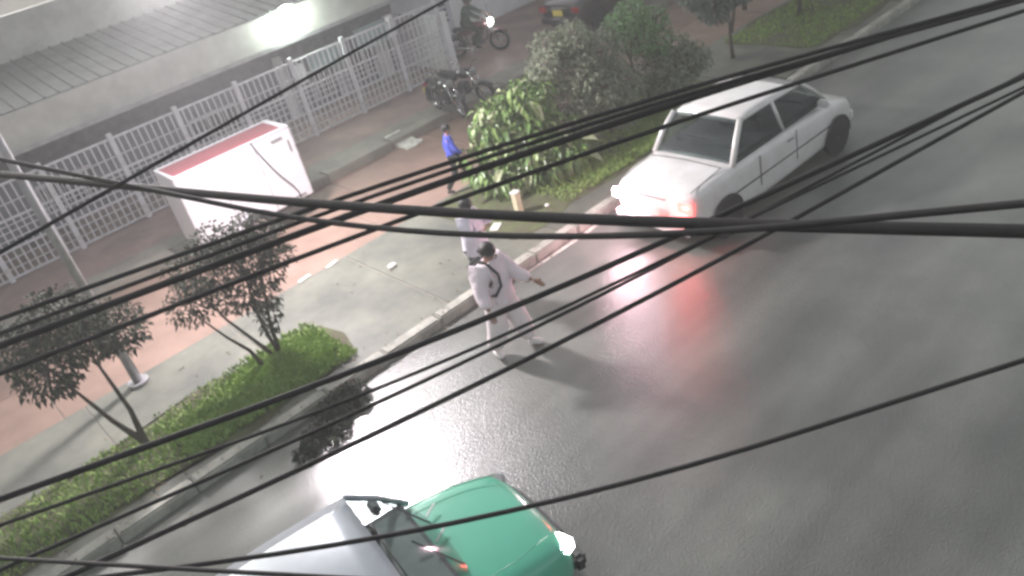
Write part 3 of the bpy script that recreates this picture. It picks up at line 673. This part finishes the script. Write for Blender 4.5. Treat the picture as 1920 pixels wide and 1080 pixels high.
hat_st = [(-1.85, .68, .36, .80), (-1.8, .76, .25, .92), (-1.5, .79, .20, .96), (-.9, .80, .18, .96), (0, .80, .18, .95), (.55, .80, .18, .93), (.85, .79, .18, .90), (1.2, .77, .2, .85), (1.58, .73, .24, .78), (1.74, .60, .34, .66)]
gc = car('car', 'sea-green hatchback with lamp glare coloured into its grey roof and one bright headlight, front pointing up the road', (1.32, 5.13, 0), R(-9), 'cargreen', hat_st,
    dict(zb=.93, zt=1.47, base=(-1.6, .74), top=(-1.3, .22), wb=.735, wt=.68), roofp='roofglare', glass='glassclear', heads=('headoff', 'headon'), interior=True)
lamp(gc, (1.86, -.56, .72), 12, (1, 1, .95), .05, (R(50), (0, R(-75), 0)))
for x_, s in ((.86, .42), (.78, .08)):
    MB().box((x_, s, .972), (.17, .022, .012), rz=R(34)).build('glint_strip', 'chrome', gc)  # chrome slivers added as painted reflections at the windscreen base
MB().tube([(.75, .62, .955), (1.2, .6, .90), (1.6, .5, .83)], .006, 6).build('bonnet_crease', 'cargreen', gc, smooth=True)
MB().tube([(.75, -.62, .955), (1.2, -.6, .90), (1.6, -.5, .83)], .006, 6).build('bonnet_crease', 'cargreen', gc, smooth=True)

dk = car('car', 'dark parked car with a yellow number plate on the pavement behind the shrubs', (18.2, 17.4, .2), R(3), 'cardark', sed_st,
    dict(zb=.96, zt=1.42, base=(-1.15, .98), top=(-.72, .28), wb=.70, wt=.56), tails=('tailoff', 'tailoff'))
pl2 = car('car', 'plum-coloured parked car beyond the dark one, mostly behind foliage', (22.0, 16.4, .2), R(5), 'carplum', hat_st,
    dict(zb=.93, zt=1.42, base=(-1.55, .72), top=(-1.25, .12), wb=.70, wt=.57))

# ------------------------------------------------------------------ motorcycles
def motorcycle(loc, rz, label, tank='motoblk', lit=False, group='motorcycles on the pavement', lean=0):
    m = empty('motorcycle', loc, rz, label, 'motorcycle', group); m.rotation_euler = (lean, 0, rz)
    for x in (.66, -.62):
        w_ = MB().torus((x, 0, .30), .255, .05, 'y', 26, 8).build('wheel', 'rubber', m, smooth=True)
        sp = MB().torus((x, 0, .30), .2, .014, 'y', 22, 6).disc((x, 0, .30), .06, .1, 'y', 14)
        for k in range(6): a = k * math.pi / 3; sp.tube([(x, 0, .3), (x + .2 * math.cos(a), 0, .3 + .2 * math.sin(a))], .008, 5)
        sp.build('rim', 'alloy', w_)
    fr = MB().tube([(.42, 0, .82), (.1, 0, .72), (-.35, 0, .66), (-.62, 0, .72)], .022, 8).tube([(.42, 0, .8), (.32, 0, .4), (.0, 0, .28), (-.25, 0, .32), (-.3, 0, .66)], .02, 8)
    for s in (-1, 1): fr.tube([(-.25, s * .05, .34), (-.62, s * .08, .30)], .018, 6).tube([(-.35, s * .09, .66), (-.55, s * .1, .34)], .016, 6)
    fr.build('frame', 'plastic', m, smooth=True)
    fk = MB()
    for s in (-1, 1): fk.tube([(.40, s * .08, .88), (.66, s * .09, .30)], .02, 8)
    fk.build('fork', 'chrome', m, smooth=True)
    MB().ball((.14, 0, .80), .2, 14, 10, (1.25, .68, .62)).build('tank', tank, m, smooth=True)
    MB().box((-.32, 0, .78), (.62, .24, .09), ry=R(3)).build('seat', 'seatv', m, bevel=.035)
    MB().ball((-.30, 0, .66), .16, 12, 8, (1.3, .75, .55)).build('side_panel', tank, m, smooth=True)
    MB().box((.03, 0, .42), (.30, .24, .28)).build('engine', 'plastic', m, bevel=.04)
    MB().tube([(.12, -.12, .4), (.05, -.14, .24), (-.35, -.15, .26), (-.7, -.17, .36)], [.022, .025, .045, .05], 10).build('exhaust', 'chrome', m, smooth=True)
    MB().tube([(.38, .34, .98), (.40, .18, 1.02), (.44, 0, .94), (.40, -.18, 1.02), (.38, -.34, .98)], .014, 8).build('handlebar', 'plastic', m, smooth=True)
    for s in (-1, 1):
        k = MB().tube([(.40, s * .22, 1.02), (.42, s * .3, 1.2)], .007, 6).ball((.42, s * .31, 1.22), .05, 12, 8, (.35, 1.1, .8)).build('mirror', 'chrome', m, smooth=True)
    fd = MB(); fd.loft([[(.66 + .33 * math.cos(a), s, .30 + .33 * math.sin(a)) for s in (-.07, .07)] + [(.66 + .315 * math.cos(a), s, .30 + .315 * math.sin(a)) for s in (.07, -.07)] for a in np.linspace(R(35), R(150), 8)])
    fd.build('front_mudguard', tank, m, smooth=True)
    fd = MB(); fd.loft([[(-.62 + .34 * math.cos(a), s, .30 + .36 * math.sin(a)) for s in (-.08, .08)] + [(-.62 + .325 * math.cos(a), s, .30 + .345 * math.sin(a)) for s in (.08, -.08)] for a in np.linspace(R(60), R(190), 8)])
    fd.build('rear_mudguard', 'plastic', m, smooth=True)
    MB().ball((.52, 0, .86), .1, 14, 10, (.75, 1, 1)).build('headlight', 'headon' if lit else 'headoff', m, smooth=True)
    MB().box((-.92, 0, .62), (.05, .12, .07)).build('taillight', 'tailoff', m, bevel=.01)
    MB().box((-.97, 0, .48), (.015, .2, .12)).build('number_plate', 'plate', m)
    MB().tube([(-.02, .1, .3), (.02, .28, .02)], .012, 6).build('kickstand', 'plastic', m)
    return m
motorcycle((10.8, 15.95, .2), R(-100), 'black motorcycle parked across the kerb step, nearest the fence end', lean=R(7))
motorcycle((11.4, 16.0, .22), R(-80), 'second parked black motorcycle, beside the bush side of the first one', lean=R(8))
m3 = motorcycle((14.35, 19.0, .2), R(-52), 'dark red motorcycle ridden past the white house with its headlight lit', 'mototank', lit=True)

# ------------------------------------------------------------------ people
def skin_obj(name, J, E, m, parent, lv=2, root=None):
    ks = list(J); me = bpy.data.meshes.new(name); me.from_pydata([J[k][:3] for k in ks], [(ks.index(a), ks.index(b)) for a, b in E], [])
    o = bpy.data.objects.new(name, me); COL.objects.link(o)
    md = o.modifiers.new('Skin', 'SKIN'); md.use_smooth_shade = True
    sv = me.skin_vertices[0].data
    for i, k in enumerate(ks):
        q = J[k]; rx = q[3]; ry = q[4] if len(q) > 4 else q[3]; sv[i].radius = (rx, ry); sv[i].use_root = (k == (root or ks[0]))
    sd = o.modifiers.new('Subdivision', 'SUBSURF'); sd.levels = lv; sd.render_levels = lv
    dg = bpy.context.evaluated_depsgraph_get(); dg.update()
    nm = bpy.data.meshes.new_from_object(o.evaluated_get(dg)); bpy.data.objects.remove(o)
    return link(name, nm, m, parent, smooth=True)
def hand(parent, wrist, direc, m='skin', thumb_side=1, curl=.5):
    d = Vector(direc).normalized(); up = Vector((0, 0, 1)) if abs(d.z) < .85 else Vector((1, 0, 0))
    s = d.cross(up).normalized(); n = s.cross(d).normalized(); w0 = Vector(wrist)
    J = {'w': (*w0, .024), 'p': (*(w0 + d * .045), .030), 'k': (*(w0 + d * .075), .030)}; E = [('w', 'p'), ('p', 'k')]
    for i, (off, ln) in enumerate(((-.03, .07), (-.010, .08), (.010, .075), (.03, .06))):
        a = w0 + d * .085 + s * off; b = a + d * ln * .55 - n * ln * .15 * curl; c = b + d * ln * .4 - n * ln * .45 * curl
        J['a%d' % i] = (*a, .0095); J['b%d' % i] = (*b, .009); J['c%d' % i] = (*c, .008); E += [('p', 'a%d' % i), ('a%d' % i, 'b%d' % i), ('b%d' % i, 'c%d' % i)]
    a = w0 + d * .03 + s * .035 * thumb_side; b = a + d * .03 + s * .025 * thumb_side; c = b + d * .03 + s * .005
    J['t0'] = (*a, .011); J['t1'] = (*b, .010); J['t2'] = (*c, .009); E += [('p', 't0'), ('t0', 't1'), ('t1', 't2')]
    return skin_obj('hand', J, E, m, parent, 1)
def person(loc, rz, label, pose, topm, legm, hairm='hair', shoem='shoe', sc=1.0, loose=1.0, longtop=False, hairlen=0, group=None, legloose=None):
    legloose = legloose or loose
    """pose: joints in metres for a 1.75 m figure facing +X"""
    p = empty('person', loc, rz, label, 'person', group); p.scale = (sc, sc, sc)
    q = dict(pelvis=(0, 0, .93), spine=(.0, 0, 1.10), chest=(.0, 0, 1.30), neck=(.01, 0, 1.48), head=(.03, 0, 1.585), crown=(.02, 0, 1.67),
             shl=(0, .17, 1.41), shr=(0, -.17, 1.41), ell=(-.02, .24, 1.13), elr=(-.02, -.24, 1.13), wrl=(.06, .25, .90), wrr=(.06, -.25, .90),
             hil=(0, .09, .88), hir=(0, -.09, .88), knl=(.03, .10, .49), knr=(.03, -.10, .49), anl=(-.02, .10, .09), anr=(-.02, -.10, .09))
    q.update(pose); g = {k: Vector(v) for k, v in q.items()}
    J = {'pelvis': (*g['pelvis'], .115, .125), 'spine': (*g['spine'], .10, .12), 'chest': (*g['chest'], .115, .14), 'neck': (*g['neck'], .052), 'head': (*g['head'], .082, .078), 'crown': (*g['crown'], .072, .07)}
    E = [('pelvis', 'spine'), ('spine', 'chest'), ('chest', 'neck'), ('neck', 'head'), ('head', 'crown')]
    for s in 'lr':
        J['sh' + s] = (*g['sh' + s], .058); J['el' + s] = (*g['el' + s], .040); J['wr' + s] = (*g['wr' + s], .026)
        J['hi' + s] = (*g['hi' + s], .085); J['kn' + s] = (*g['kn' + s], .055); J['an' + s] = (*g['an' + s], .036)
        E += [('chest', 'sh' + s), ('sh' + s, 'el' + s), ('el' + s, 'wr' + s), ('pelvis', 'hi' + s), ('hi' + s, 'kn' + s), ('kn' + s, 'an' + s)]
    skin_obj('body', J, E, 'skin', p)
    def up(k, r, r2=None): return (*g[k], r, r2 or r)
    hem = g['pelvis'] + Vector((0, 0, -.14 if longtop else -.02))
    Jt = {'hem': (*hem, .155 * loose, .165 * loose), 'pelvis': up('pelvis', .145 * loose, .155 * loose), 'spine': up('spine', .128 * loose, .145 * loose), 'chest': up('chest', .135 * loose, .165 * loose), 'col': (*(g['neck'] + Vector((-.005, 0, -.045))), .07)}
    Et = [('hem', 'pelvis'), ('pelvis', 'spine'), ('spine', 'chest'), ('chest', 'col')]
    for s in 'lr':
        e = g['wr' + s].lerp(g['el' + s], .12)
        Jt['sh' + s] = up('sh' + s, .078 * loose); Jt['el' + s] = up('el' + s, .062 * loose); Jt['cf' + s] = (*e, .045 * loose); Et += [('chest', 'sh' + s), ('sh' + s, 'el' + s), ('el' + s, 'cf' + s)]
    skin_obj('top', Jt, Et, topm, p)
    Jl = {'pelvis': (*(g['pelvis'] + Vector((0, 0, -.03))), .125, .14)}; El = []
    for s in 'lr':
        Jl['hi' + s] = up('hi' + s, .105 * min(legloose, 1.3)); Jl['kn' + s] = up('kn' + s, .075 * legloose); Jl['an' + s] = (*(g['an' + s] + Vector((0, 0, .02))), .060 * legloose)
        El += [('pelvis', 'hi' + s), ('hi' + s, 'kn' + s), ('kn' + s, 'an' + s)]
    skin_obj('trousers', Jl, El, legm, p)
    for s in 'lr':
        a = g['an' + s]; yd = {'l': .25, 'r': -.25}[s] + pose.get('toe' + s, (0,))[0] if ('toe' + s) in pose else {'l': .2, 'r': -.2}[s]
        d = Vector((math.cos(yd), math.sin(yd), 0)); J_ = {'h': (*(a + Vector((0, 0, -.035)) - d * .04), .042, .048), 'm': (*(a + d * .07 + Vector((0, 0, -.04))), .045, .042), 't': (*(a + d * .15 + Vector((0, 0, -.055))), .042, .030)}
        skin_obj('shoe', J_, [('h', 'm'), ('m', 't')], shoem, p)
        dr = g['wr' + s] - g['el' + s]; hand(p, g['wr' + s] + dr.normalized() * .0, dr, thumb_side=-1 if s == 'l' else 1)
    h = g['head']; hh = MB().ball((h.x - .022, h.y, h.z + .045), .108, 18, 12, (.98, .88, 1.0)); 
    if hairlen: hh.ball((h.x - .06, h.y, h.z - .05), .095, 14, 10, (.7, .95, 1.2))
    hh.build('hair', hairm, p, smooth=True)
    fc = MB().ball((h.x + .094, h.y, h.z - .015), .017, 8, 6, (1, .8, 1.4)); 
    for s in (-1, 1): fc.ball((h.x - .0, h.y + s * .083, h.z - .005), .024, 8, 6, (.8, .4, 1.2))
    fc.build('face', 'skin', p, smooth=True)
    ey = MB()
    for s in (-1, 1): ey.ball((h.x + .078, h.y + s * .032, h.z + .015), .011, 8, 6)
    ey.box((h.x + .08, h.y, h.z - .055), (.012, .045, .008)); ey.build('eyes_and_mouth', 'plastic', p, smooth=True)
    return p, g

YW = R(-78)
pw, g1 = person((5.16, 7.72, 0), YW, 'person in pale pink hoodie and off-white trousers standing on the road, right arm held out', dict(
    elr=(.04, -.30, 1.16), wrr=(.20, -.40, 1.00), ell=(.16, .22, 1.16), wrl=(.38, .24, 1.07), knl=(.10, .15, .49), anl=(.16, .19, .09), knr=(.00, -.13, .49), anr=(-.14, -.14, .09),
    head=(.05, 0, 1.585), crown=(.05, 0, 1.67), toel=(.2, 0), toer=(-.1, 0)), 'clothpink', 'clothpant', loose=1.5, legloose=1.85, longtop=True)
pw.scale = (1.13, 1.13, 1.0)
bp_ = empty('backpack', (5.16, 7.72, 0), YW, 'small black bag slung over one shoulder of the person in pale pink', 'backpack')
MB().box((-.235, 0, 1.22), (.15, .30, .44)).build('bag', 'clothdark', bp_, bevel=.06)
for s in (-1,):
    MB().tube([(-.17, s * .11, 1.42), (-.05, s * .115, 1.515), (.08, s * .12, 1.49), (.225, s * .12, 1.36), (.235, s * .13, 1.2), (.18, s * .21, 1.08), (-.05, s * .19, 1.02)], .019, 8).build('strap', 'clothdark', bp_, smooth=True)
person((5.82, 8.90, .1), R(-62), 'person in loose white shirt and grey trousers behind the one in pink', dict(
    anl=(.14, .10, .09), knl=(.12, .10, .5), anr=(-.12, -.10, .09), ell=(.12, .30, 1.2), wrl=(.28, .2, 1.34), elr=(.1, -.3, 1.2), wrr=(.26, -.2, 1.30)), 'clothwhite', 'trouserg', loose=1.5, longtop=True, hairlen=1, sc=.98)
person((8.15, 12.40, .1), R(-35), 'small person in blue top and dark trousers mid-stride on the tan paving', dict(
    anl=(.34, .08, .10), knl=(.22, .10, .5), anr=(-.32, -.08, .12), knr=(-.05, -.10, .50), ell=(-.12, .25, 1.15), wrl=(-.1, .26, .92), elr=(.1, -.25, 1.15), wrr=(.25, -.2, 1.0)), 'clothblue', 'clothdark', sc=.80, shoem='clothdark', loose=1.1)
rd, g4 = person((14.35, 19.0, .2), R(-52), 'rider in dark green jacket and helmet sitting on the dark red motorcycle', dict(
    pelvis=(-.22, 0, .92), spine=(-.18, 0, 1.08), chest=(-.10, 0, 1.26), neck=(-.04, 0, 1.43), head=(0, 0, 1.53), crown=(0, 0, 1.61), shl=(-.09, .18, 1.36), shr=(-.09, -.18, 1.36),
    ell=(.12, .28, 1.16), elr=(.12, -.28, 1.16), wrl=(.34, .28, 1.04), wrr=(.34, -.28, 1.04), hil=(-.2, .1, .88), hir=(-.2, -.1, .88), knl=(.18, .20, .70), knr=(.18, -.20, .70), anl=(.02, .2, .30), anr=(.02, -.2, .30)), 'clothgreen', 'clothdark', shoem='clothdark', loose=1.1)
MB().ball((g4['head'].x, 0, g4['head'].z + .03), .145, 18, 12).build('helmet', 'motoblk', rd, smooth=True)

# ------------------------------------------------------------------ small things on the walkway
bo = empty('bollard', (7.98, 10.55, .1), R(10), 'short cream square bollard at the foot of the broad-leaved bush', 'bollard')
MB().box((0, 0, .2), (.13, .13, .4)).build('shaft', 'bollard', bo, bevel=.015)
MB().box((0, 0, .41), (.15, .15, .03)).build('cap', 'litter', bo, bevel=.01)
tag(MB().ball((8.35, 10.2, .14), .045, 10, 8, (1, 1, .7)).build('stone', 'litter', smooth=True), 'small pale stone right of the cream bollard', 'stone')
tag(MB().box((7.4, 10.55, .112), (.26, .16, .03), rz=R(30)).build('paper_sheet', 'litter', bevel=.008), 'pale paper sheet lying on the walkway by the bollard', 'litter')
for (x, y, lab) in ((5.6, 11.25, 'crumpled white bag in the middle of the walkway'), (3.05, 9.22 + .16, 'white scrap lying on the kerb above the dark reflection'), (9.45, 15.55, 'white scrap at the foot of the ramp')):
    mb = MB().ball((0, 0, 0), .07, 10, 8, (1.2, .9, .5)); mb.v = [(a + random.uniform(-.012, .012), b + random.uniform(-.012, .012), c + random.uniform(-.01, .01)) for a, b, c in mb.v]
    o = mb.build('plastic_bag', 'litter'); o.location = (x, y, .135); tag(o, lab, 'litter')
for (x, y, rz, lab) in ((5.1, 12.45, .2, 'short pale paint dash at the paving edge left of the cables crossing'), (4.55, 12.5, .15, 'short pale paint dash at the paving edge nearest the dark tree')):
    tag(MB().box((x, y, .112), (.26, .07, .02), rz=rz).build('painted_chip', 'litter', bevel=.006), lab, 'chip')

# ------------------------------------------------------------------ night haze in the air
hz = MB().b2((-40, -35, -1.5), (60, 60, 12)).build('haze', None, None); hz['kind'] = 'stuff'; hz['label'] = 'thin pale night haze hanging over the street'
hmat = bpy.data.materials.new('haze_air'); hmat.use_nodes = True; hn = hmat.node_tree; hn.nodes.clear()
ho = hn.nodes.new('ShaderNodeOutputMaterial'); hv = hn.nodes.new('ShaderNodeVolumePrincipled'); hv.inputs['Density'].default_value = .005; hv.inputs['Color'].default_value = (.9, .93, .92, 1); hv.inputs['Anisotropy'].default_value = .3
hn.links.new(hv.outputs[0], ho.inputs['Volume']); hz.data.materials.append(hmat)

# ------------------------------------------------------------------ overhead cables (plan ends, sag profile)
CB = {
 'a': (1.138,3.640,3.632,2.355, -0.0958,0.0903,5.0108, .012, 'thin black cable, uppermost of the bundle crossing the bush'),
 'b': (1.021,3.313,3.333,2.162, -0.1075,0.1066,5.1021, .010, 'black cable just under the topmost one across the bush'),
 'c': (1.121,3.695,3.740,2.428, -0.0826,0.1122,4.8873, .019, 'thickest black cable of the bundle crossing the bush'),
 'd': (1.056,3.651,3.769,2.452, -0.0876,0.0947,4.7942, .013, 'lowest black cable of the bundle over the bush, crossing the white car roof'),
 'e': (1.171,3.528,1.917,1.273, 0.0748,-0.0806,5.2022, .020, 'thick nearly level black cable crossing just above the two people'),
 'f': (1.025,3.143,1.751,1.164, 0.2893,-0.2841,5.3003, .011, 'thinner level black cable passing over the second person'),
 'g': (0.529,2.496,2.060,1.890, 0.0752,-0.0723,4.8980, .012, 'black cable crossing the waist of the person in pink'),
 'h': (0.470,2.420,1.610,1.990, 0.0726,-0.0840,4.8546, .0065, 'thin black cable crossing the shins of the person in pink'),
 'i': (0.438,2.444,2.159,1.951, 0.0695,-0.0754,4.7559, .0075, 'thin black cable crossing the ankles of the person in pink'),
 'j': (0.381,2.373,2.619,1.741, 0.0944,-0.0792,4.6943, .010, 'black cable passing just below the feet of the person in pink'),
 'k': (0.206,1.752,1.298,0.899, 0.1609,-0.1616,4.9998, .0068, 'black cable crossing the bonnet of the green car'),
 'l': (0.172,1.595,0.359,1.316, 0.0010,-0.0010,5.1000, .006, 'black cable at the very bottom left corner'),
 'm': (1.253,3.338,2.706,3.761, -0.0066,0.0094,5.5985, .0075, 'thin dark cable crossing in front of the white fence top'),
}
for k, (x0, y0, x1, y1, a, b, c, r, lab) in CB.items():
    pts = []
    Lc = math.hypot(x1 - x0, y1 - y0)
    for i in range(101):
        t = -5 / Lc + (1 + 14 / Lc) * i / 100; tc = min(max(t, -.05), 1.05); z = a * tc * tc + b * tc + c + (t - tc) * (2 * a * tc + b)
        pts.append((x0 + (x1 - x0) * t, y0 + (y1 - y0) * t, z))
    tag(MB().tube(pts, r, 8).build('power_cable', 'cable', smooth=True), lab, 'cable', 'overhead cables crossing the view')
